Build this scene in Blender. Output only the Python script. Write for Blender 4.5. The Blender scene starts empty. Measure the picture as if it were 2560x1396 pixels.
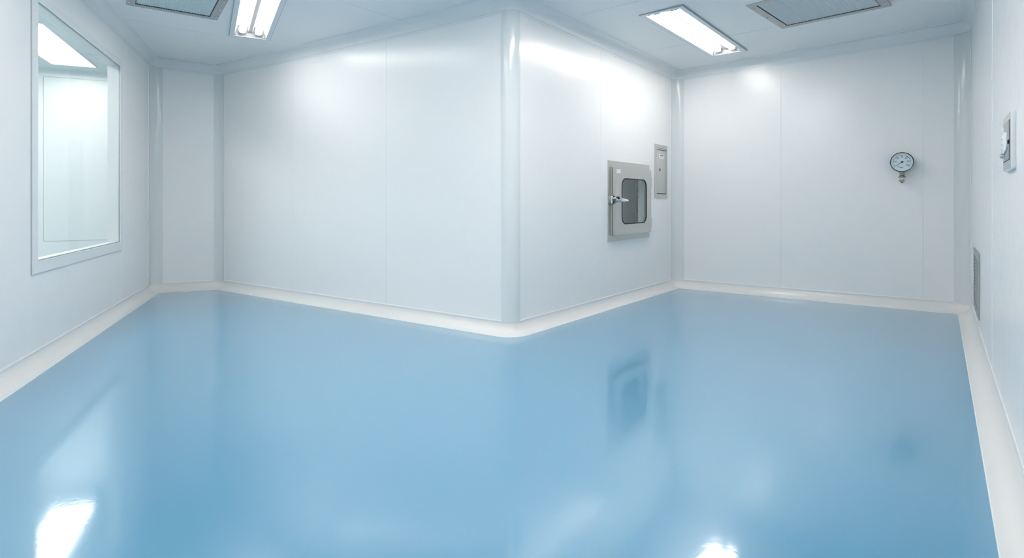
import bpy, bmesh, math
from mathutils import Vector, Matrix

C = bpy.context.scene.collection
PI = math.pi

# ------------------------------------------------------------------ materials
def new_mat(name, base=(.8, .8, .8), rough=.5, metal=0., spec=.5, coat=0., coat_rough=.1, emit=None, strength=0.):
    m = bpy.data.materials.new(name); m.use_nodes = True
    b = m.node_tree.nodes['Principled BSDF']
    b.inputs['Base Color'].default_value = (*base, 1)
    b.inputs['Roughness'].default_value = rough
    b.inputs['Metallic'].default_value = metal
    b.inputs['Specular IOR Level'].default_value = spec
    b.inputs['Coat Weight'].default_value = coat
    b.inputs['Coat Roughness'].default_value = coat_rough
    if emit:
        b.inputs['Emission Color'].default_value = (*emit, 1)
        b.inputs['Emission Strength'].default_value = strength
    return m

def add_noise(m, scale=(30, 30, 30), bump=.02, dist=.002, col=0., rough_var=0., detail=2):
    """object-space noise: fine bump, slight tone and gloss variation of the material itself"""
    nt = m.node_tree; b = nt.nodes['Principled BSDF']
    tc = nt.nodes.new('ShaderNodeTexCoord'); mp = nt.nodes.new('ShaderNodeMapping')
    mp.inputs['Scale'].default_value = scale
    n = nt.nodes.new('ShaderNodeTexNoise'); n.inputs['Scale'].default_value = 1; n.inputs['Detail'].default_value = detail
    nt.links.new(tc.outputs['Object'], mp.inputs['Vector']); nt.links.new(mp.outputs['Vector'], n.inputs['Vector'])
    if bump:
        bp = nt.nodes.new('ShaderNodeBump'); bp.inputs['Strength'].default_value = bump; bp.inputs['Distance'].default_value = dist
        nt.links.new(n.outputs['Fac'], bp.inputs['Height']); nt.links.new(bp.outputs['Normal'], b.inputs['Normal'])
        if b.inputs['Coat Weight'].default_value > 0: nt.links.new(bp.outputs['Normal'], b.inputs['Coat Normal'])
    if col:
        base = b.inputs['Base Color'].default_value[:3]
        r = nt.nodes.new('ShaderNodeMix'); r.data_type = 'RGBA'
        r.inputs['A'].default_value = (*[c * (1 - col) for c in base], 1); r.inputs['B'].default_value = (*[min(1, c * (1 + col)) for c in base], 1)
        nt.links.new(n.outputs['Fac'], r.inputs['Factor']); nt.links.new(r.outputs['Result'], b.inputs['Base Color'])
    if rough_var:
        v = b.inputs['Roughness'].default_value
        mr = nt.nodes.new('ShaderNodeMapRange'); mr.inputs['To Min'].default_value = v - rough_var; mr.inputs['To Max'].default_value = v + rough_var
        nt.links.new(n.outputs['Fac'], mr.inputs['Value']); nt.links.new(mr.outputs['Result'], b.inputs['Roughness'])
    return m

WALLC = (.845, .845, .845)
M = {}
M['wall'] = add_noise(new_mat('painted_wall_panel', WALLC, .24, spec=.5), (9, 9, 9), .25, .0006, .01, .02)
M['bead'] = new_mat('joint_sealant', (.74, .79, .81), .3)
M['ceiling'] = add_noise(new_mat('ceiling_panel', (.80, .815, .82), .42, spec=.35), (8, 8, 8), .2, .0006, .01)
M['cove'] = add_noise(new_mat('white_aluminium_cove', (.78, .80, .81), .22, spec=.5), (6, 6, 6), .1, .0004)
M['base'] = add_noise(new_mat('white_pvc_skirting_cove', (.76, .755, .745), .25, spec=.5), (6, 6, 6), .1, .0004)
M['trimline'] = new_mat('bright_sealant_line', (.80, .86, .88), .3)
fl = new_mat('blue_epoxy_floor', (.070, .300, .485), .30, spec=.8, coat=1., coat_rough=.075)
fl.node_tree.nodes['Principled BSDF'].inputs['Coat IOR'].default_value = 1.9
M['floor'] = add_noise(fl, (45, 45, 45), .12, .0006, .01, .0, 1)
M['steel'] = add_noise(new_mat('brushed_stainless_steel', (.60, .595, .565), .36, metal=.7), (4, 4, 220), .15, .0005, .05, .05)
M['steel_dark'] = add_noise(new_mat('dark_galvanised_frame', (.40, .44, .44), .42, metal=.6), (20, 20, 20), .1, .0005, .05)  # darker grey metal than the brushed steel
M['frame_alu'] = add_noise(new_mat('anodised_diffuser_frame', (.44, .46, .45), .45, metal=.35), (20, 20, 20), .1, .0005, .04)
M['chrome'] = new_mat('polished_chrome', (.66, .67, .65), .2, metal=1)
M['lever'] = new_mat('satin_chrome_lever', (.80, .82, .83), .25, metal=.4)
M['stem'] = new_mat('nickel_brass_stem', (.34, .345, .31), .22, metal=.9)
M['rubber'] = new_mat('black_rubber_gasket', (.018, .022, .024), .5)
M['dark'] = new_mat('dark_gap', (.03, .035, .04), .6)
M['dial'] = new_mat('white_enamel_dial', (.74, .83, .86), .4)
M['ink'] = new_mat('black_print', (.04, .07, .09), .5)
M['red_ink'] = new_mat('blue_grey_print', (.10, .17, .22), .5)
M['bezel'] = new_mat('dark_chrome_bezel', (.07, .09, .105), .2, metal=.8)
M['bright_ring'] = new_mat('light_bezel_lip', (.80, .83, .85), .15, metal=.8)
M['screen'] = new_mat('perforated_diffuser_screen', (.72, .78, .80), .5, metal=.2)
M['white'] = new_mat('white_plastic', (.80, .82, .84), .3)
M['grey_plastic'] = new_mat('grey_plastic', (.45, .50, .52), .4)
M['chamber'] = add_noise(new_mat('satin_grey_chamber', (.90, .92, .92), .4, metal=.0), (4, 4, 120), .1, .0004, .04)
M['label'] = new_mat('white_sticker', (.85, .86, .9), .5)
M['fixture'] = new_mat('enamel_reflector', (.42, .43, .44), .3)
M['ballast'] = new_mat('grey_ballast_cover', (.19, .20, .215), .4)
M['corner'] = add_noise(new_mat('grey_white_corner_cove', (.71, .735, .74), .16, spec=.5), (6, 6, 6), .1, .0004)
M['fixture_frame'] = new_mat('grey_white_light_frame', (.70, .75, .78), .35)
M['tube'] = new_mat('fluorescent_tube', (1, 1, 1), .4, emit=(1.0, .945, .88), strength=21)
M['tube_dim'] = new_mat('fluorescent_tube_dim', (1, 1, 1), .4, emit=(1.0, .945, .88), strength=15.5)
M['fill_tube_strong'] = new_mat('fluorescent_fill_tube_strong', (1, 1, 1), .4, emit=(1.0, .945, .88), strength=42)  # strongest tubes, for the added fill light right of the viewpoint
M['fill_tube'] = new_mat('fluorescent_fill_tube', (1, 1, 1), .4, emit=(1.0, .945, .88), strength=27)  # tubes of the other two added fill lights, out of view
M['lightpanel'] = new_mat('led_light_panel', (1, 1, 1), .4, emit=(1.0, .985, .95), strength=15)
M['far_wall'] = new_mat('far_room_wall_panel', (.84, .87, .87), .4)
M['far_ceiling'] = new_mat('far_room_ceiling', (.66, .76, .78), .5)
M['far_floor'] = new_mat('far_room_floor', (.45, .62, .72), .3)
M['reveal'] = new_mat('window_reveal_paint', (.82, .85, .86), .35)

def glass_mat(name, tint, f0=.06):
    m = bpy.data.materials.new(name); m.use_nodes = True; nt = m.node_tree; nt.nodes.clear()
    o = nt.nodes.new('ShaderNodeOutputMaterial'); mx = nt.nodes.new('ShaderNodeMixShader')
    t = nt.nodes.new('ShaderNodeBsdfTransparent'); t.inputs['Color'].default_value = (*tint, 1)
    g = nt.nodes.new('ShaderNodeBsdfGlossy'); g.inputs['Roughness'].default_value = .02
    f = nt.nodes.new('ShaderNodeLayerWeight'); f.inputs['Blend'].default_value = .5
    pw = nt.nodes.new('ShaderNodeMath'); pw.operation = 'POWER'; pw.inputs[1].default_value = 4.5
    ma = nt.nodes.new('ShaderNodeMath'); ma.operation = 'MULTIPLY_ADD'; ma.inputs[1].default_value = 1 - f0 / 2; ma.inputs[2].default_value = f0 / 2
    nt.links.new(f.outputs['Facing'], pw.inputs[0]); nt.links.new(pw.outputs[0], ma.inputs[0]); nt.links.new(ma.outputs[0], mx.inputs['Fac']); nt.links.new(t.outputs[0], mx.inputs[1]); nt.links.new(g.outputs[0], mx.inputs[2])
    nt.links.new(mx.outputs[0], o.inputs['Surface']); return m
M['glass'] = glass_mat('clear_window_glass', (.985, .995, .995))
M['glass_box'] = glass_mat('tinted_hatch_glass', (.94, .97, .97))

# ------------------------------------------------------------------ mesh helpers
class MB:
    def __init__(s): s.bm = bmesh.new(); s.mats = []
    def mi(s, m):
        if m not in s.mats: s.mats.append(m)
        return s.mats.index(m)
    def _tag(s, faces, m):
        i = s.mi(m)
        for f in faces: f.material_index = i
    def box(s, lo, hi, m, bevel=0., seg=2):
        lo, hi = Vector(lo), Vector(hi); b0 = set(s.bm.faces)
        r = bmesh.ops.create_cube(s.bm, size=1)
        for v in r['verts']: v.co = Vector(((lo[k] + hi[k]) / 2 + v.co[k] * (hi[k] - lo[k])) for k in range(3))
        if bevel:
            es = list({e for v in r['verts'] for e in v.link_edges})
            bmesh.ops.bevel(s.bm, geom=es, offset=bevel, segments=seg, affect='EDGES', profile=.5)
        s._tag([f for f in s.bm.faces if f not in b0], m); return s
    def lathe(s, prof, m, origin=(0, 0, 0), axis='Z', n=32, cap=True):
        """prof: list of (radius, height) about an axis"""
        o = Vector(origin); rings = []
        for r, h in prof:
            ring = []
            for k in range(n):
                a = 2 * PI * k / n; p = (r * math.cos(a), r * math.sin(a), h)
                if axis == 'Y': p = (p[0], -p[2], p[1])      # height goes towards -Y
                if axis == 'X': p = (p[2], p[0], p[1])
                ring.append(s.bm.verts.new(o + Vector(p)))
            rings.append(ring)
        fs = []
        for a, b in zip(rings, rings[1:]):
            for k in range(n): fs.append(s.bm.faces.new((a[k], a[(k + 1) % n], b[(k + 1) % n], b[k])))
        if cap: fs += [s.bm.faces.new(rings[0][::-1]), s.bm.faces.new(rings[-1])]
        s._tag(fs, m); return s
    def face(s, pts, m):
        f = s.bm.faces.new([s.bm.verts.new(Vector(p)) for p in pts]); s._tag([f], m); return s
    def prism(s, pts2, lo, hi, m, bevel=0.):
        """outline in (x,z), extruded along y from lo to hi"""
        a = [s.bm.verts.new((x, lo, z)) for x, z in pts2]; b = [s.bm.verts.new((x, hi, z)) for x, z in pts2]; n = len(a)
        fs = [s.bm.faces.new(a), s.bm.faces.new(b[::-1])] + [s.bm.faces.new((a[k], b[k], b[(k + 1) % n], a[(k + 1) % n])) for k in range(n)]
        s._tag(fs, m)
        if bevel:
            es = list({e for f in fs[:2] for e in f.edges}); b0 = set(s.bm.faces)
            bmesh.ops.bevel(s.bm, geom=es, offset=bevel, segments=2, affect='EDGES', profile=.5)
            s._tag([f for f in s.bm.faces if f not in b0], m)
        return s
    def ring(s, outer, inner, lo, hi, m):
        """frame between two (x,z) outlines with the same number of points, y from lo to hi"""
        n = len(outer); V = lambda pts, y: [s.bm.verts.new((x, y, z)) for x, z in pts]
        a, b, c, d = V(outer, lo), V(inner, lo), V(inner, hi), V(outer, hi); fs = []
        for p, q in ((a, b), (b, c), (c, d), (d, a)):
            for k in range(n): fs.append(s.bm.faces.new((p[k], p[(k + 1) % n], q[(k + 1) % n], q[k])))
        s._tag(fs, m); return s
    def build(s, name, parent=None, smooth=True, angle=35, M_local=None):
        if M_local: bmesh.ops.transform(s.bm, matrix=M_local, verts=s.bm.verts)
        bmesh.ops.recalc_face_normals(s.bm, faces=s.bm.faces)
        me = bpy.data.meshes.new(name); s.bm.to_mesh(me); s.bm.free()
        for m in s.mats: me.materials.append(M[m])
        if smooth:
            for p in me.polygons: p.use_smooth = True
            me.set_sharp_from_angle(angle=math.radians(angle))
        o = bpy.data.objects.new(name, me); C.objects.link(o)
        if parent: o.parent = parent
        return o

def rrect(x0, z0, x1, z1, r, n=6):
    pts = []
    for cx, cz, a0 in ((x1 - r, z1 - r, 0), (x0 + r, z1 - r, 90), (x0 + r, z0 + r, 180), (x1 - r, z0 + r, 270)):
        for k in range(n + 1):
            a = math.radians(a0 + 90 * k / n); pts.append((cx + r * math.cos(a), cz + r * math.sin(a)))
    return pts

def thing(name, label, cat, loc, rotz=0., group=None):
    o = bpy.data.objects.new(name, None); C.objects.link(o); o.empty_display_size = .1
    o.location = loc; o.rotation_euler = (0, 0, rotz); o['label'] = label; o['category'] = cat
    if group: o['group'] = group
    return o
def struct(o): o['kind'] = 'structure'; return o

# ------------------------------------------------------------------ plan of the room
# clockwise plan corners; the camera stands at the origin looking along +Y, 1.1 m above the floor
V = [Vector(p) for p in ((-2.505, 2.000), (-4.383, 6.746), (-3.701, 7.078), (0.0, 4.571), (2.102, 7.196),
                         (4.506, 5.456), (-1.142, -1.900), (-3.84, .17))]
H = 1.10; CV = .10
NAMES = ['left', 'far_left', 'centre_left', 'centre_right', 'far_right', 'right', 'rear', 'rear_left']
N = len(V)
CONVEX = {0, 3}
def edir(i): return (V[(i + 1) % N] - V[i]).normalized()
def nrm(d): return Vector((d.y, -d.x))                    # into the room
def zc(x, y):                                             # underside of ceiling: panels sag slightly to the middle
    return H + .105 + 1.648 + .0043 * x * x - .0135 * y
def isect(p, d, q, e):
    den = d.x * e.y - d.y * e.x; t = ((q.x - p.x) * e.y - (q.y - p.y) * e.x) / den; return p + d * t
RC, RB = .115, .095
def ring_pts(off, nseg=10, nst=10):
    """points of the offset room outline, per wall: list of lists"""
    arcs = []
    for i in range(N):
        a, b = edir(i - 1), edir(i)
        v = isect(V[i - 1] + nrm(a) * off, a, V[i] + nrm(b) * off, b)
        R = RB + off if i in CONVEX else max(RC - off, .008)
        sgn = -1 if i in CONVEX else 1                      # centre on the room side for concave
        phi = math.acos(max(-1, min(1, a.dot(b)))); T = R * math.tan(phi / 2)
        p0 = v - a * T; cen = p0 + nrm(a) * R * sgn; r0 = p0 - cen; pts = []
        for k in range(nseg + 1):
            t = -sgn * phi * k / nseg
            pts.append(cen + Vector((r0.x * math.cos(t) - r0.y * math.sin(t), r0.x * math.sin(t) + r0.y * math.cos(t))))
        arcs.append(pts)
    out = []
    for i in range(N):
        A, B = arcs[i], arcs[(i + 1) % N]; h = nseg // 2
        st = [A[-1].lerp(B[0], k / nst) for k in range(1, nst)]
        out.append(A[h:] + st + B[:h + 1])
    return out, arcs

def sweep_wall_profile(i, prof, m, fn_z, mats=None):
    """prof: (offset from wall, height param)"""
    mb = MB(); rows = []
    for off, h in prof:
        w, _ = ring_pts(off); rows.append([mb.bm.verts.new((p.x, p.y, fn_z(p, h))) for p in w[i]])
    for r, (a, b) in enumerate(zip(rows, rows[1:])):
        fs = [mb.bm.faces.new((a[k], a[k + 1], b[k + 1], b[k])) for k in range(len(a) - 1)]
        mb._tag(fs, mats[r] if mats else m)
    return mb

def arc_profile(c, n=8):
    return [(c - c * math.cos(t), c - c * math.sin(t)) for t in [PI / 2 * k / n for k in range(n + 1)]]

# floor coves (skirting)
for i in range(N):
    arc = arc_profile(CV - .004)
    prof = [(0.0, CV + .012), (.003, CV + .012), (.005, CV + .002)] + [(o + .004, h + .004) for o, h in arc[0:]] + [(CV + .004, .004), (CV + .005, -.002)]
    mats = ['trimline', 'trimline'] + ['base'] * len(arc) + ['trimline', 'trimline']
    o = sweep_wall_profile(i, prof, 'base', lambda p, h: h, mats[:len(prof) - 1]).build('baseboard_' + NAMES[i]); struct(o)
# ceiling coves
tn = 0
for i in range(N):
    arc = arc_profile(CV - .014)
    prof = [(0.0, CV + .022), (.003, CV + .022), (.004, CV + .001), (.009, CV - .001)] + [(o + .009, h + .004) for o, h in arc[0:]] + [(CV + .016, .004), (CV + .018, -.004)]
    mats = ['trimline', 'cove', 'cove'] + ['cove'] * len(arc) + ['cove', 'trimline']
    tn += 1
    o = sweep_wall_profile(i, prof, 'cove', lambda p, h: zc(p.x, p.y) - h, mats[:len(prof) - 1]).build('trim_%d' % tn); struct(o)
# vertical corner coves
_, arcs0 = ring_pts(.006)
_, arcsw = ring_pts(.0005)
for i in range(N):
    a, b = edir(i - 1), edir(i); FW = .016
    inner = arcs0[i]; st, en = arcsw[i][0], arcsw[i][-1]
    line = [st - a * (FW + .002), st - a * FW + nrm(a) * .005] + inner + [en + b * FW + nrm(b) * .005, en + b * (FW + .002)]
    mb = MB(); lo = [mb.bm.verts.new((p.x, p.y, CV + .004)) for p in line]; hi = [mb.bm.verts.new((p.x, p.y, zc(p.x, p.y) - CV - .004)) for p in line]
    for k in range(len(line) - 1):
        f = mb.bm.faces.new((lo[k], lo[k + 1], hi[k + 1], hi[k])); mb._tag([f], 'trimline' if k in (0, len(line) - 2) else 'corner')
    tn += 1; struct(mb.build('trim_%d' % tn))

# walls: thick panels with sealed joints; holes for the window and the hatch
TH = .085
def wall(i, seams=(), hole=None, stop0=0., stop1=0.):
    d = edir(i); L = (V[(i + 1) % N] - V[i]).length; mb = MB()
    s0 = 0 - (TH if i not in CONVEX else -RB * stop0); s1 = L + (TH if (i + 1) % N not in CONVEX else -RB * stop1)
    top = 3.02
    ss = sorted([s0, s1] + ([hole[0], hole[2]] if hole else [])); zs = sorted([-.06, top] + ([hole[1], hole[3]] if hole else []))
    for a, b in zip(ss, ss[1:]):
        for c, e in zip(zs, zs[1:]):
            if hole and a >= hole[0] - 1e-6 and b <= hole[2] + 1e-6 and c >= hole[1] - 1e-6 and e <= hole[3] + 1e-6: continue
            mb.box((a, 0, c), (b, TH, e), 'wall')
    bmesh.ops.remove_doubles(mb.bm, verts=mb.bm.verts, dist=1e-5)
    # drop the doubled inner faces between the boxes
    seen = {}
    for f in mb.bm.faces: seen.setdefault(tuple(sorted(v.index for v in f.verts)) if False else frozenset(f.verts), []).append(f)
    dead = [f for fs in seen.values() if len(fs) > 1 for f in fs]
    bmesh.ops.delete(mb.bm, geom=dead, context='FACES_ONLY')
    for s in seams:
        s, z0, z1 = s if isinstance(s, tuple) else (s, CV, 2.64)
        w, r = .0034, .0022
        pts = [(s - w, .0005), (s - w * .6, -r * .8), (s, -r), (s + w * .6, -r * .8), (s + w, .0005)]
        lo = [mb.bm.verts.new((x, y, z0)) for x, y in pts]; hi = [mb.bm.verts.new((x, y, z1)) for x, y in pts]
        fs = [mb.bm.faces.new((lo[k], lo[k + 1], hi[k + 1], hi[k])) for k in range(4)]; mb._tag(fs, 'bead')
    o = mb.build('wall_' + NAMES[i], smooth=False)
    o.location = (V[i].x, V[i].y, 0); o.rotation_euler = (0, 0, math.atan2(d.y, d.x)); return struct(o)
def frame_of(i):                                          # origin and turn of a wall's own axes (x along it, -y into the room)
    d = edir(i); return V[i], d, math.atan2(d.y, d.x)
LA = (V[1] - V[0]).length
def on(i, s, z=0., out=0.):
    p = V[i] + edir(i) * s + nrm(edir(i)) * out; return (p.x, p.y, z)
W0, W1, WZ0, WZ1 = LA - 3.255, LA - 1.308, .695, 2.455      # window opening
wall(0, [(LA - 3.332, CV, .62), (LA - 1.254, CV, .62), .6], hole=(W0, WZ0, W1, WZ1), stop0=1)
wall(1)
LB = (V[3] - V[2]).length
wall(2, [LB - 2.947, LB - 1.478], stop1=.82)
BX0, BX1, BZ0, BZ1 = 1.70, 2.50, .77, 1.44
wall(3, [1.46], hole=(BX0, BZ0, BX1, BZ1), stop0=.82)
wall(4, [1.26, 2.586])
GX0, GX1, GZ0, GZ1 = .774, 1.430, .242, .643            # opening of the return air grille
wall(5, [2.73, 4.9], hole=(GX0, GZ0, GX1, GZ1))
wall(6, [1.2]); wall(7, [1.2], stop1=1)

# floor
def poly_mesh(off): 
    w, _ = ring_pts(off); pts = []
    for i in range(N): pts += w[i][:-1]
    return pts
mb = MB(); mb.face([(p.x, p.y, 0) for p in poly_mesh(0)], 'floor')
struct(mb.build('floor', smooth=False))

# ceiling fixtures: rectangles on the ceiling (corner, long direction, length, width direction, width)
def rect(cx, cy, ang, L, W): return dict(c=Vector((cx, cy)), a=ang, L=L, W=W)
def from_corner(p, dl, L, dw, W):
    p = Vector(p); dl = Vector(dl).normalized(); dw = Vector((-dl.y, dl.x)) * (1 if Vector((-dl.y, dl.x)).dot(Vector(dw)) > 0 else -1)
    c = p + dl * L / 2 + dw * W / 2; return rect(c.x, c.y, math.atan2(dl.y, dl.x), L, W)
light1 = from_corner((-2.836, 5.673), (.485, -.874), 1.78, (.87, .48), .294)
light2 = from_corner((1.213, 5.035), (1.106, 1.365), 1.757, (.78, -.62), .315)
fill_light3 = from_corner((-1.55, 1.0), (-.609, -.793), 1.76, (-.79, .61), .315)
vent1 = from_corner((-3.348, 4.82), (.565, .405), .705, (.4, -.6), .705)
vent2 = from_corner((2.658, 5.47), (.637, -.625), .905, (-.574, -.73), .905)
fill_light4 = from_corner((-.20, 2.45), (1.106, 1.365), 1.757, (.78, -.62), .315)  # added out of view as fill, brightens the right-hand walls
fill_light5 = from_corner((-2.05, 3.15), (.485, -.874), 1.76, (.87, .48), .29)  # added out of view as fill, brightens the centre-left wall
fill_light3 = from_corner((-1.9, .6), (-.609, -.793), 1.76, (.79, -.61), .315)  # added behind the viewpoint as fill for the near walls
holes = [(r, -.004) for r in (light1, light2, fill_light3, fill_light4, fill_light5)] + [(r, -.05) for r in (vent1, vent2)]

mb = MB(); mb.face([(p.x, p.y, 0) for p in poly_mesh(-.002)], 'ceiling')
def cut(co, no): bmesh.ops.bisect_plane(mb.bm, geom=mb.bm.verts[:] + mb.bm.edges[:] + mb.bm.faces[:], plane_co=co, plane_no=no, dist=1e-5)
for k in range(-10, 16): cut((k * .5, 0, 0), (1, 0, 0))
for k in range(-4, 16): cut((0, k * .5, 0), (0, 1, 0))
for r, g in holes:
    u = Vector((math.cos(r['a']), math.sin(r['a']))); w = Vector((-u.y, u.x))
    for d, e in ((u, r['L'] / 2 + g), (w, r['W'] / 2 + g)):
        for sg in (1, -1):
            p = r['c'] + d * e * sg; cut((p.x, p.y, 0), (d.x, d.y, 0))
    dead = []
    for f in mb.bm.faces:
        q = f.calc_center_median().xy - r['c']
        if abs(q.dot(u)) < r['L'] / 2 + g and abs(q.dot(w)) < r['W'] / 2 + g: dead.append(f)
    bmesh.ops.delete(mb.bm, geom=dead, context='FACES')
for v in mb.bm.verts: v.co.z = zc(v.co.x, v.co.y)
def ceil_bead(p, q, w=.003):
    p, q = Vector(p), Vector(q); d = (q - p).normalized(); n = Vector((-d.y, d.x)) * w; k = 12
    for j in range(k):
        a, b = p.lerp(q, j / k), p.lerp(q, (j + 1) / k)
        for (m0, m1, o0, o1) in ((-1, 0, .0002, .0025), (0, 1, .0025, .0002)):
            mb.face([(*(a + n * m0), zc(*a) - o0), (*(b + n * m0), zc(*b) - o0), (*(b + n * m1), zc(*b) - o1), (*(a + n * m1), zc(*a) - o1)], 'bead')
ceil_bead((-2.30, 3.77), (-1.05, 5.14)); ceil_bead((.62, 5.02), (1.28, 4.53))
ceil_bead((1.45, 6.26), (2.60, 5.40)); ceil_bead((-3.95, 5.10), (-2.55, 6.02))
struct(mb.build('ceiling', angle=60))

# ------------------------------------------------------------------ ceiling lights
def ceiling_light(r, label, group='recessed ceiling lights', tube='tube'):
    z = zc(*r['c']); L, W = r['L'], r['W']
    t = thing('ceiling_light', label, 'ceiling light', (r['c'].x, r['c'].y, z), r['a'], group)
    F = .042
    def rc(x, y): return [(-x, -y), (x, -y), (x, y), (-x, y)]
    # flange frame
    mb = MB(); mb.ring(rc(L / 2 + F, W / 2 + F), rc(L / 2, W / 2), 0, 0.012, 'fixture_frame')
    mb.build('frame', t, M_local=Matrix(((1, 0, 0, 0), (0, 0, 1, 0), (0, -1, 0, .002), (0, 0, 0, 1))), smooth=False)
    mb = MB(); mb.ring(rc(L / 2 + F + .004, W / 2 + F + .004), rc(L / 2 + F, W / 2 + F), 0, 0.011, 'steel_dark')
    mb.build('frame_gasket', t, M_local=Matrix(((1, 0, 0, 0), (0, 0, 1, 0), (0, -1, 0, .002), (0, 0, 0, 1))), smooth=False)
    # dished reflector pan
    mb = MB(); b = .03; hh = .085
    o = [(-L / 2, -W / 2), (L / 2, -W / 2), (L / 2, W / 2), (-L / 2, W / 2)]; q = [(-L / 2 + b, -W / 2 + b), (L / 2 - b, -W / 2 + b), (L / 2 - b, W / 2 - b), (-L / 2 + b, W / 2 - b)]
    for k in range(4):
        j = (k + 1) % 4; mb.face([(*o[k], -.006), (*o[j], -.006), (*q[j], hh), (*q[k], hh)], 'fixture')
    mb.face([(*p, hh) for p in q], 'fixture')
    mb.box((-L / 2 + b, -.022, .03), (L / 2 - b, .022, hh), 'ballast', .006)      # ridge between the tubes
    mb.build('reflector', t, smooth=False)
    for sg in (-1, 1):
        mb = MB(); rr = .034; y = sg * W * .25
        mb.lathe([(rr * .55, -L / 2 + .075), (rr * .9, -L / 2 + .079), (rr, -L / 2 + .09), (rr, L / 2 - .09), (rr * .9, L / 2 - .079), (rr * .55, L / 2 - .075)], tube, (0, y, .034), 'X', 20)
        tb = mb.build('tube', t)
        for e in (-1, 1):
            mb = MB(); x = e * (L / 2 - .055)
            mb.box((x - .02, y - .030, .006), (x + .02, y + .030, hh), 'ballast', .004)
            mb.build('tube_socket', t)
    for e in (-1, 1):
        for sg in (-1, 1):
            mb = MB(); mb.lathe([(.011, 0), (.011, .01), (.006, .014)], 'grey_plastic', (e * (L / 2 - .02), sg * (W / 2 - .02), -.004), 'Z', 12); mb.build('clip', t)
    return t
ceiling_light(light1, 'twin-tube recessed ceiling light at upper left, over the long centre-left wall', tube='tube_dim')
ceiling_light(light2, 'twin-tube recessed ceiling light over the steel pass-through hatch')
ceiling_light(fill_light3, 'added twin-tube fill light in the rear of the room, unseen behind the viewpoint', tube='fill_tube')
ceiling_light(fill_light4, 'added twin-tube fill light, unseen above the viewpoint, right of it', tube='fill_tube_strong')
ceiling_light(fill_light5, 'added twin-tube fill light, unseen above the viewpoint, left of it', tube='fill_tube')

# ------------------------------------------------------------------ ceiling air diffusers
def diffuser(r, label, screws):
    z = zc(*r['c']); L, W = r['L'], r['W']; F = .066
    t = thing('air_diffuser', label, 'air vent', (r['c'].x, r['c'].y, z), r['a'], 'square filter diffusers in the ceiling')
    rc = lambda x, y: [(-x, -y), (x, -y), (x, y), (-x, y)]
    flip = Matrix(((1, 0, 0, 0), (0, 0, 1, 0), (0, -1, 0, .002), (0, 0, 0, 1)))
    mb = MB(); mb.ring(rc(L / 2, W / 2), rc(L / 2 - F, W / 2 - F), 0, .018, 'frame_alu')
    mb.build('frame', t, M_local=flip, smooth=False)
    mb = MB(); mb.ring(rc(L / 2 - F, W / 2 - F), rc(L / 2 - F - .004, W / 2 - F - .004), 0, .0155, 'rubber')
    mb.build('gasket', t, M_local=flip, smooth=False)
    mb = MB(); X, Y = L / 2 - F - .004, W / 2 - F - .004; pitch = .0125; n = int(2 * X / pitch)
    mb.box((-X, -Y, -.006), (X, Y, -.002), 'screen')
    for k in range(n):
        x = -X + (k + .5) * 2 * X / n
        mb.face([(x - .0035, -Y, -.0065), (x, -Y, -.013), (x, Y, -.013), (x - .0035, Y, -.0065)], 'screen')
        mb.face([(x, -Y, -.013), (x + .0035, -Y, -.0065), (x + .0035, Y, -.0065), (x, Y, -.013)], 'screen')
    mb.build('screen', t, smooth=False)
    for x, y in screws:
        mb = MB(); mb.lathe([(.0075, 0), (.009, -.004), (.007, -.010), (.003, -.012)], 'chrome', (x * (L / 2 - .022), y * (W / 2 - .022), -.016), 'Z', 12); mb.build('screw', t)
    return t
SC = [(x, y) for x in (-.72, .72) for y in (-1, 1)] + [(x, y) for x in (-1, 1) for y in (-.72, 0, .72)]
diffuser(vent1, 'grey-framed square ceiling diffuser at the upper left, near the window', SC)
diffuser(vent2, 'grey-framed square ceiling diffuser at the upper right, beyond the light over the hatch', SC)

# ------------------------------------------------------------------ window in the left wall
wo, wd, wr = frame_of(0)
win = bpy.data.objects.new('window_1', None); C.objects.link(win); win.location = (wo.x, wo.y, 0); win.rotation_euler = (0, 0, wr); struct(win)
rc4 = lambda x0, z0, x1, z1: [(x0, z0), (x1, z0), (x1, z1), (x0, z1)]
mb = MB(); mb.ring(rc4(W0 - .078, WZ0 - .074, W1 + .05, WZ1 + .055), rc4(W0, WZ0, W1, WZ1), -.010, .0, 'cove'); mb.build('window_frame', win, smooth=False)
mb = MB(); mb.ring(rc4(W0 - .081, WZ0 - .077, W1 + .053, WZ1 + .058), rc4(W0 - .078, WZ0 - .074, W1 + .05, WZ1 + .055), -.006, .0, 'grey_plastic'); mb.build('sealant_line', win, smooth=False)
mb = MB(); mb.ring(rc4(W0, WZ0, W1, WZ1), rc4(W0 + .006, WZ0 + .006, W1 - .006, WZ1 - .006), -.011, .10, 'reveal'); mb.build('window_reveal', win, smooth=False)
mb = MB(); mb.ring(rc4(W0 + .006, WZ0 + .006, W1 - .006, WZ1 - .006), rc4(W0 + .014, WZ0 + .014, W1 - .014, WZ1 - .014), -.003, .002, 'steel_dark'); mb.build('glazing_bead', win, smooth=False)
mb = MB(); mb.box((W0 + .006, .003, WZ0 + .006), (W1 - .006, .009, WZ1 - .006), 'glass'); mb.build('window_pane', win, smooth=False)

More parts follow.
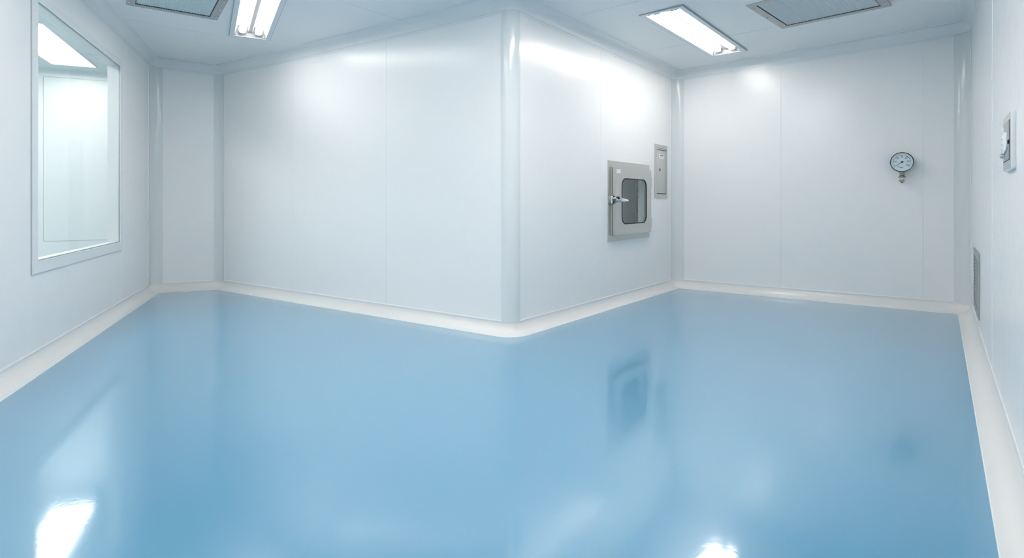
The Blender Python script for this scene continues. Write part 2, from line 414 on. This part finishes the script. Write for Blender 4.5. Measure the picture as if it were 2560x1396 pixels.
# ------------------------------------------------------------------ bright room beyond the window
U = Vector((.899, .438)); VV = Vector((-.438, .899)); Q = Vector((-6.24, 7.40)); FZ = 2.885
def far_pt(u, v, z): p = Q + U * u + VV * v; return (p.x, p.y, z)
mb = MB()                                                 # end wall facing the window
def far_box(mb, u0, u1, v0, v1, z0, z1, m):
    c = [far_pt(u, v, z) for z in (z0, z1) for u, v in ((u0, v0), (u1, v0), (u1, v1), (u0, v1))]
    for f in ((0, 1, 2, 3), (4, 5, 6, 7), (0, 1, 5, 4), (1, 2, 6, 5), (2, 3, 7, 6), (3, 0, 4, 7)): mb.face([c[k] for k in f], m)
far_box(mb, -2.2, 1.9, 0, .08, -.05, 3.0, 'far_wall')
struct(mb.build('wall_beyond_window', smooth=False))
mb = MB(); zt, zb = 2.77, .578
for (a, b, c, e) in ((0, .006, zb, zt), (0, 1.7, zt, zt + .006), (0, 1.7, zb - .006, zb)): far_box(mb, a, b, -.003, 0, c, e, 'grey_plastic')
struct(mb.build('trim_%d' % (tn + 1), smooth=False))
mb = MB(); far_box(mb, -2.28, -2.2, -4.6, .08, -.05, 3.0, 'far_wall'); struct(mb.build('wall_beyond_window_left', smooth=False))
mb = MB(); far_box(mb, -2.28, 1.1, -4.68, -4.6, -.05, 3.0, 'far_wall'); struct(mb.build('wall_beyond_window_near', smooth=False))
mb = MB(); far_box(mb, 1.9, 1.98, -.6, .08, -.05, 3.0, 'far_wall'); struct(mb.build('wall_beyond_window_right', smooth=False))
# floor and ceiling of that room run up to the outer face of the window wall
oa, ob = Vector(on(0, .1, 0, -TH)[:2]), Vector(on(0, LA + .9, 0, -TH)[:2])
c1 = Vector(far_pt(1.9, 0, 0)[:2]); c2 = Vector(far_pt(-2.2, 0, 0)[:2]); c3 = Vector(far_pt(-2.2, -4.6, 0)[:2]); c4 = Vector(far_pt(1.1, -4.6, 0)[:2])
ring = [oa, ob, c1, c2, c3, c4]
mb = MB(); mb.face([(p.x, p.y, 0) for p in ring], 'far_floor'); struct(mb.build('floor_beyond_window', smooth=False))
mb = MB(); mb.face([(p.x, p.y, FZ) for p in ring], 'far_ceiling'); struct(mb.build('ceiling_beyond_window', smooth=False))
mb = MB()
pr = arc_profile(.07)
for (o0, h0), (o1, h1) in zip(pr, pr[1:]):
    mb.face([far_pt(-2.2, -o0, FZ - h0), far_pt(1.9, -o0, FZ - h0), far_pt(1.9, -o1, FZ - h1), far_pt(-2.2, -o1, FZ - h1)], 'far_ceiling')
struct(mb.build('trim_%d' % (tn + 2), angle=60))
fill_lp = from_corner((-4.42, 4.95), (.41, -.912), 1.97, (-.4, -.2), .46)  # unseen panel, added to brighten the window reveal
lp = from_corner((-5.486, 7.33), (.41, -.912), 1.97, (-.4, -.2), .46)
def light_panel(lp, label):
    t = thing('light_panel', label, 'ceiling light', (lp['c'].x, lp['c'].y, FZ), lp['a'], 'light panels beyond the window')
    mb = MB(); mb.box((-lp['L'] / 2, -lp['W'] / 2, -.012), (lp['L'] / 2, lp['W'] / 2, -.004), 'lightpanel'); mb.build('diffuser', t, smooth=False)
    mb = MB(); mb.ring(rc4(-lp['L'] / 2 - .015, -lp['W'] / 2 - .015, lp['L'] / 2 + .015, lp['W'] / 2 + .015), rc4(-lp['L'] / 2, -lp['W'] / 2, lp['L'] / 2, lp['W'] / 2), 0, .014, 'white')
    mb.build('frame', t, M_local=Matrix(((1, 0, 0, 0), (0, 0, 1, 0), (0, -1, 0, 0), (0, 0, 0, 1))), smooth=False)
light_panel(lp, 'bright rectangular ceiling light panel seen through the window')
light_panel(fill_lp, 'added fill light panel beyond the window, unseen above the window head')

# ------------------------------------------------------------------ pass-through hatch on the centre-right wall
co_, cd, cr = frame_of(3)
hx, hz = 2.10, .68                                        # base of the flange, middle
pb = thing('pass_through_box', 'stainless steel pass-through hatch with a small glazed door on the wall right of the corner', 'hatch', on(3, hx, hz), cr)
def X(s): return s - hx
def Z(z): return z - hz
mb = MB(); mb.ring(rc4(X(1.600), Z(.680), X(2.600), Z(1.536)), rc4(X(BX0), Z(BZ0), X(BX1), Z(BZ1)), -.008, 0, 'steel'); mb.build('flange', pb, smooth=False)
mb = MB(); mb.ring(rc4(X(1.668), Z(.742), X(2.532), Z(1.472)), rc4(X(BX0), Z(BZ0), X(BX1), Z(BZ1)), -.020, -.0082, 'steel'); mb.build('body_frame', pb, smooth=False)
mb = MB(); mb.ring(rc4(X(1.672), Z(.748), X(2.528), Z(1.466)), rc4(X(1.69), Z(.766), X(2.51), Z(1.448)), -.0302, -.0202, 'rubber'); mb.build('door_gasket', pb, smooth=False)
# chamber behind the wall, with the door of the other side
mb = MB(); D0, D1 = TH + .002, .40
x0, x1, z0, z1 = X(1.62), X(3.10), Z(BZ0) - .03, Z(BZ1) + .03
hx0, hx1, hz0, hz1 = X(BX0) + .001, X(BX1) - .001, Z(BZ0) + .001, Z(BZ1) - .001
cc = lambda y: [(x0, y, z0), (x1, y, z0), (x1, y, z1), (x0, y, z1)]
p, q = cc(D0), cc(D1)
for k in range(4): j = (k + 1) % 4; mb.face([p[k], p[j], q[j], q[k]], 'chamber')
mb.face(q, 'chamber'); mb.ring(rc4(x0, z0, x1, z1), rc4(hx0, hz0, hx1, hz1), D0 - .001, D0, 'chamber')
mb.ring(rc4(hx0, hz0, hx1, hz1), rc4(hx0 + .003, hz0 + .003, hx1 - .003, hz1 - .003), 0, D0, 'chamber')
mb.build('chamber', pb, smooth=False)
for xx in (x1 - .018, x1 - .085):
    mb = MB(); mb.box((xx, D1 - .014, z0 + .02), (xx + .012, D1 - .001, z1 - .02), 'steel'); mb.build('rear_rail', pb, smooth=False)
for zz in (.24, .42, .50):
    mb = MB(); mb.lathe([(.012, 0), (.012, .02), (.005, .024)], 'chrome', (x1 - .05, D1 - .03, z0 + zz), 'X', 12); mb.build('stud', pb)
# door
DF, DB = -.062, -.030
wx0, wz0, wx1, wz1 = X(1.800), Z(.862), X(2.402), Z(1.352)
mb = MB()
no = 6
def subdivided(x0, z0, x1, z1): # same point count as rrect, for a square-cornered outline
    return rrect(x0, z0, x1, z1, .006, no)
mb.ring(subdivided(X(1.66), Z(.750), X(2.53), Z(1.470)), rrect(wx0, wz0, wx1, wz1, .085, no), DF, DB, 'steel')
door = mb.build('door', pb)
mb = MB(); mb.ring(rrect(wx0 - .004, wz0 - .004, wx1 + .004, wz1 + .004, .088, 8), rrect(wx0 + .008, wz0 + .008, wx1 - .008, wz1 - .008, .078, 8), DF - .003, DF + .007, 'rubber'); mb.build('window_seal', door)
mb = MB(); mb.prism(rrect(wx0 + .006, wz0 + .006, wx1 - .006, wz1 - .006, .079, 8), DF + .001, DF + .006, 'glass_box'); mb.build('window_glass', door)
mb = MB(); mb.box((X(1.682), DF - .0015, Z(1.404)), (X(1.768), DF, Z(1.446)), 'label'); mb.box((X(1.682), DF - .002, Z(1.4485)), (X(1.768), DF, Z(1.453)), 'grey_plastic'); mb.box((X(1.70), DF - .002, Z(1.424)), (X(1.745), DF - .0014, Z(1.4265)), 'grey_plastic')
mb.build('label_plate', door, smooth=False)
for zz in (.86, 1.33):
    mb = MB(); mb.box((X(2.525), DF + .004, Z(zz - .05)), (X(2.556), -.012, Z(zz + .05)), 'steel', .004); mb.lathe([(.009, -.052), (.009, .052)], 'steel', (X(2.552), DF + .012, Z(zz)), 'Z', 12); mb.build('hinge', pb)
# latch: keeper on the frame, hub on the door, lever handle
zl = 1.123
latch = MB(); latch.box((X(1.604), -.020, Z(zl - .040)), (X(1.656), -.008, Z(zl + .040)), 'steel', .004)
latch.box((X(1.612), -.048, Z(zl - .022)), (X(1.650), -.020, Z(zl + .028)), 'chrome', .006)
latch.lathe([(.010, -.040), (.013, -.036), (.013, .034), (.010, .038)], 'chrome', (X(1.616), -.040, Z(zl)), 'Z', 14)
keeper = latch.build('latch_keeper', pb)
for zz in (-.040, .026):
    mb = MB(); mb.box((X(1.640), -.046, Z(zl + zz)), (X(1.672), -.026, Z(zl + zz + .016)), 'rubber', .003); mb.build('rubber_stop', keeper)
mb = MB(); mb.box((X(1.662), DF - .012, Z(zl - .034)), (X(1.716), DF, Z(zl + .030)), 'steel', .004); mb.build('latch_plate', pb)
mb = MB(); mb.lathe([(.030, .010), (.030, .016), (.024, .022), (.022, .034), (.028, .040), (.028, .052), (.020, .060), (.009, .063)], 'chrome', (X(1.678), DF, Z(zl)), 'Y', 24)
mb.box((X(1.612), DF - .030, Z(zl + .004)), (X(1.660), DF + .012, Z(zl + .026)), 'chrome', .006)
mb.box((X(1.618), DF - .040, Z(zl - .010)), (X(1.678), DF - .024, Z(zl + .014)), 'chrome', .005)
mb.build('latch_hub', pb)
mb = MB(); mb.box((X(1.632), DF - .050, Z(zl + .012)), (X(1.664), DF - .020, Z(zl + .032)), 'rubber', .005); mb.build('latch_catch', pb)
mb = MB(); pts = [(0, .018), (.045, .015), (.10, .010), (.150, .009), (.160, .005), (.160, -.011), (.150, -.015), (.10, -.013), (.045, -.017), (0, -.019)]
mb.prism([(X(1.678) + a, Z(zl) + b - a * .04) for a, b in pts], DF - .062, DF - .042, 'lever', .005); mb.build('lever', pb)

# ------------------------------------------------------------------ narrow steel service panel beside the hatch
sx, sz = 2.933, 1.15
sp = thing('service_panel', 'narrow tall stainless steel flush cabinet with a small lock, right of the hatch', 'cabinet', on(3, sx, sz), cr)
mb = MB(); mb.ring(rc4(-.185, 0, .185, .652), rc4(-.135, .045, .150, .610), -.010, 0, 'steel'); mb.build('frame', sp, smooth=False)
mb = MB(); mb.box((-.135, -.002, .045), (.150, -.0005, .610), 'dark'); mb.build('backing', sp, smooth=False)
mb = MB(); mb.box((-.130, -.0085, .054), (.147, -.002, .585), 'steel', .002); d = mb.build('door', sp)
mb = MB(); mb.box((-.130, -.0085, .592), (.147, -.002, .607), 'steel', .001); mb.build('top_rail', sp)
mb = MB(); mb.box((-.055, -.0105, .485), (.075, -.0085, .535), 'label', .0005); 
mb.box((-.035, -.012, .516), (.06, -.0104, .524), 'ink'); mb.box((-.035, -.012, .500), (.03, -.0104, .506), 'ink'); mb.lathe([(.008, 0), (.006, .004)], 'chrome', (-.047, -.0105, .525), 'Y', 10); mb.lathe([(.008, 0), (.006, .004)], 'chrome', (-.047, -.0105, .498), 'Y', 10); mb.build('name_plate', d, smooth=False)
mb = MB(); mb.lathe([(.021, 0), (.021, .004), (.017, .008)], 'chrome', (-.055, -.0085, .345), 'Y', 20); lk = mb.build('lock', d)
mb = MB()
for a in (45, 165, 285):
    x, z = .011 * math.cos(math.radians(a)), .011 * math.sin(math.radians(a)); mb.lathe([(.0055, 0), (.0055, .003)], 'rubber', (-.055 + x, -.0165, .345 + z), 'Y', 10)
mb.box((-.059, -.0185, .335), (-.051, -.0155, .355), 'rubber'); mb.build('keyhole', lk, smooth=False)

# ------------------------------------------------------------------ pressure gauge on the far-right wall
do_, dd, dr = frame_of(4)
gs, gz, R = 2.412, 1.508, .1015
g = thing('pressure_gauge', 'round dial pressure gauge with a threaded brass-grey stem on the far right wall', 'gauge', on(4, gs, gz - .215), dr)
GZ = .215; T0, T1 = .045, .105
o = (0, 0, GZ)
mb = MB(); mb.lathe([(R * .80, T0), (R * .93, T0 + .006), (R * .95, T1 - .016)], 'bezel', o, 'Y', 48); mb.build('case', g)
mb = MB(); mb.lathe([(R * .95, T1 - .017), (R, T1 - .012), (R, T1 - .002), (R * .97, T1 + .002), (R * .93, T1 + .001), (R * .915, T1 - .004)], 'bezel', o, 'Y', 64, False); mb.build('bezel', g)
mb = MB(); mb.lathe([(R * .915, T1 - .003), (R * .885, T1 - .003), (R * .865, T1 - .010), (R * .84, T1 - .014)], 'bright_ring', o, 'Y', 64, False); mb.build('inner_ring', g)
mb = MB(); mb.lathe([(R * .90, T1 - .0155), (R * .90, T1 - .014)], 'dial', o, 'Y', 64)
dial = mb.build('dial', g, smooth=False)
dpy = -(T1 - .0139)
def arcband(mb, r0, r1, a0, a1, m, n=24, y=dpy - .0003):
    for k in range(n):
        t0, t1 = math.radians(a0 + (a1 - a0) * k / n), math.radians(a0 + (a1 - a0) * (k + 1) / n)
        mb.face([(r * math.cos(t), y, GZ + r * math.sin(t)) for r, t in ((r0, t0), (r1, t0), (r1, t1), (r0, t1))], m)
mb = MB(); arcband(mb, R * .735, R * .75, 225, -45, 'red_ink', 60); arcband(mb, R * .70, R * .735, 62, 25, 'ink'); arcband(mb, R * .70, R * .73, -18, -38, 'ink')
for k in range(31):
    a = math.radians(215 - 250 * k / 30); L = .10 if k % 5 == 0 else .05; w = .0016 if k % 5 == 0 else .0008
    c, s = math.cos(a), math.sin(a); r0, r1 = R * (.735 - L), R * .735
    mb.face([(r * c - q * s, dpy - .0004, GZ + r * s + q * c) for r, q in ((r0, -w), (r1, -w), (r1, w), (r0, w))], 'ink')
mb.build('scale', dial, smooth=False)
def text_verts(mb, s, x, z, size, m, y):
    cu = bpy.data.curves.new('t', 'FONT'); cu.body = s; cu.size = size; cu.align_x = 'CENTER'; cu.align_y = 'CENTER'; cu.offset = size * .012
    ob = bpy.data.objects.new('t', cu); C.objects.link(ob); bpy.context.view_layer.update()
    me = bpy.data.meshes.new_from_object(ob.evaluated_get(bpy.context.evaluated_depsgraph_get()))
    vs = [mb.bm.verts.new((x + v.co.x, y, z + v.co.y)) for v in me.vertices]
    for p in me.polygons:
        try: f = mb.bm.faces.new([vs[k] for k in p.vertices]); f.material_index = mb.mi(m)
        except ValueError: pass
    bpy.data.objects.remove(ob); bpy.data.curves.remove(cu); bpy.data.meshes.remove(me)
for k, tx in enumerate(('0', '10', '20', '30', '40', '50', '60', 'bar')):
    mb = MB(); a = math.radians(215 - 250 * k / 6 + (18 if k == 0 else 0))
    if tx == 'bar': text_verts(mb, tx, -.004, GZ - R * .52, .024, 'ink', dpy - .0005); mb.build('unit_lettering', dial, smooth=False)
    else: text_verts(mb, tx, R * .53 * math.cos(a), GZ + R * .53 * math.sin(a), .022, 'ink', dpy - .0005); mb.build('numeral', dial, smooth=False)
mb = MB(); a = math.radians(214); c, s = math.cos(a), math.sin(a); r0, r1 = -R * .16, R * .80
mb.prism([(r0 * c - .003 * s, GZ + r0 * s + .003 * c), (r1 * c - .0012 * s, GZ + r1 * s + .0012 * c), (r1 * c + .0012 * s, GZ + r1 * s - .0012 * c), (r0 * c + .003 * s, GZ + r0 * s - .003 * c)], dpy - .0045, dpy - .003, 'ink')
mb.lathe([(.010, T1 - .0139), (.010, T1 - .008), (.006, T1 - .006)], 'ink', o, 'Y', 20); mb.build('needle', g)
mb = MB(); mb.lathe([(R * .90, T1 - .006), (R * .90, T1 - .004)], 'glass', o, 'Y', 48); mb.build('cover_glass', g, smooth=False)
# stem: neck, hex flange, pipe, hex nut
yc = -(T0 + T1) / 2
mb = MB(); mb.lathe([(.024, GZ - R * .93), (.024, GZ - R - .012), (.021, GZ - R - .016), (.021, GZ - R - .030), (.024, GZ - R - .034)], 'stem', (0, yc, 0), 'Z', 6)
mb.build('neck', g, smooth=False)
mb = MB(); mb.lathe([(.022, GZ - R - .034), (.033, GZ - R - .048), (.033, GZ - R - .056), (.020, GZ - R - .060)], 'stem', (0, yc, 0), 'Z', 24); mb.build('collar', g)
mb = MB(); mb.lathe([(.014, GZ - R - .060), (.014, GZ - R - .078)], 'chrome', (0, yc, 0), 'Z', 20); mb.build('thread', g)
mb = MB(); mb.lathe([(.020, GZ - R - .077), (.023, GZ - R - .080), (.023, GZ - R - .098), (.015, GZ - R - .104), (.008, GZ - R - .113)], 'stem', (0, yc, 0), 'Z', 6); mb.build('hex_nut', g, smooth=False)
mb = MB(); mb.lathe([(.045, 0.0005), (.045, .008), (.022, .012), (.022, T0 + .002)], 'steel', o, 'Y', 24); mb.build('wall_mount', g)

# ------------------------------------------------------------------ louvred return air grille low on the right wall
eo, ed, er = frame_of(5)
vs0, vs1, vz0, vz1 = .714, 1.49, .187, .698
vg = thing('air_grille', 'tall louvred return air grille low on the right wall, just above the skirting', 'air vent', on(5, (vs0 + vs1) / 2, vz0), er)
w, h = (vs1 - vs0) / 2, vz1 - vz0; fr = .055
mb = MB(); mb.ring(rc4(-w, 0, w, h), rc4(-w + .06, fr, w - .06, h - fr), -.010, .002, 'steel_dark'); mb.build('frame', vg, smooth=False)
mb = MB(); mb.box((-w + .058, .060, fr - .004), (w - .058, .064, h - fr + .004), 'dark'); mb.ring(rc4(-w + .0585, fr - .002, w - .0585, h - fr + .002), rc4(-w + .0605, fr, w - .0605, h - fr), .003, .060, 'dark'); mb.build('duct', vg, smooth=False)
n = 13
for k in range(n):
    z = fr + .008 + k * (h - 2 * fr - .012) / (n - .2)
    mb = MB(); x0, x1 = -w + .062, w - .062
    c = [(-.009, z), (.004, z + .0065), (.004, z + .0075), (-.009, z + .0022)]
    lo = [(x0, y, q) for y, q in c]; hi = [(x1, y, q) for y, q in c]
    for j in range(4): mb.face([lo[j], lo[(j + 1) % 4], hi[(j + 1) % 4], hi[j]], 'steel_dark')
    mb.face(lo, 'steel_dark'); mb.face(hi, 'steel_dark')
    mb.build('louvre', vg, smooth=False)
for z in (.03, h - .03):
    mb = MB(); mb.lathe([(.007, .012), (.007, .015), (.003, .016)], 'chrome', (w - .02, 0, z), 'Y', 10); mb.build('screw', vg)

# ------------------------------------------------------------------ switch station high on the right wall
ks0, ks1, kz0, kz1 = 3.680, 4.003, 1.236, 1.480
sw = thing('door_lock_panel', 'white-edged steel lock panel with a lever, at the right edge of the picture', 'lock panel', on(5, (ks0 + ks1) / 2, kz0), er)
w, h = (ks1 - ks0) / 2, kz1 - kz0; t_ = .016
mb = MB(); mb.prism(rrect(-w, 0, w, h, .012, 4), -t_, 0, 'white', .002); mb.build('housing', sw)
mb = MB(); mb.box((-w + .006, -t_ - .0015, .004), (w - .004, -t_, h - .004), 'steel', .0005); fp = mb.build('face_plate', sw)
mb = MB(); mb.ring(rc4(-w + .02, .040, w - .022, h - .035), rc4(-w + .024, .043, w - .040, h - .038), -t_ - .0022, -t_ - .0014, 'dark'); mb.build('recess_line', fp, smooth=False)
mb = MB(); mb.box((-w + .024, -t_ - .004, .043), (w - .040, -t_ - .0014, h - .038), 'steel_dark', .0008); mb.build('inner_plate', fp)
mb = MB(); mb.prism([(-w + .035, .085), (-w + .10, .075), (w - .11, .085), (w - .085, .10), (w - .085, .150), (w - .12, .165), (-w + .10, .172), (-w + .035, .160)], -t_ - .010, -t_ - .003, 'white', .0025); mod = mb.build('switch_module', sw)
for z in (.145, .120, .096):
    mb = MB(); mb.lathe([(.0045, t_ + .009), (.0045, t_ + .0108)], 'ink', (-w + .055, 0, z), 'Y', 12); mb.build('button', mod, smooth=False)
mb = MB(); mb.lathe([(.012, t_ + .003), (.013, t_ + .008), (.010, t_ + .018), (.005, t_ + .020)], 'chrome', (-w + .10, 0, .068), 'Y', 20); mb.build('knob', sw)
mb = MB(); mb.lathe([(.006, t_ + .003), (.006, t_ + .012)], 'rubber', (-w + .07, 0, .066), 'Y', 16); mb.build('key_cylinder', sw)
mb = MB(); mb.box((-w + .092, -t_ - .012, .160), (-w + .110, -t_ - .003, .195), 'white', .003); mb.build('toggle', sw)
mb = MB(); mb.box((w - .060, -t_ - .008, .108), (w - .030, -t_ - .0015, .124), 'rubber', .002); mb.build('latch_bolt', sw)

# ------------------------------------------------------------------ world, camera, view
wd_ = bpy.data.worlds.new('world'); bpy.context.scene.world = wd_; wd_.use_nodes = True
wd_.node_tree.nodes['Background'].inputs['Color'].default_value = (.6, .75, .8, 1); wd_.node_tree.nodes['Background'].inputs['Strength'].default_value = .15
cam = bpy.data.cameras.new('camera'); co = bpy.data.objects.new('camera', cam); C.objects.link(co)
co.location = (0, 0, H); co.rotation_euler = (PI / 2, 0, 0)
cam.sensor_width = 36; cam.lens = 1390 / 2560 * 36; cam.shift_y = -(698 - 505) / 2560; cam.clip_start = .02; cam.clip_end = 60
sc = bpy.context.scene; sc.camera = co
sc.view_settings.view_transform = 'Standard'; sc.view_settings.look = 'None'; sc.view_settings.gamma = 1; sc.view_settings.use_curve_mapping = False
sc.view_settings.exposure = 0.13
sc.cycles.max_bounces = 14; sc.cycles.diffuse_bounces = 8; sc.cycles.glossy_bounces = 6; sc.cycles.transparent_max_bounces = 12
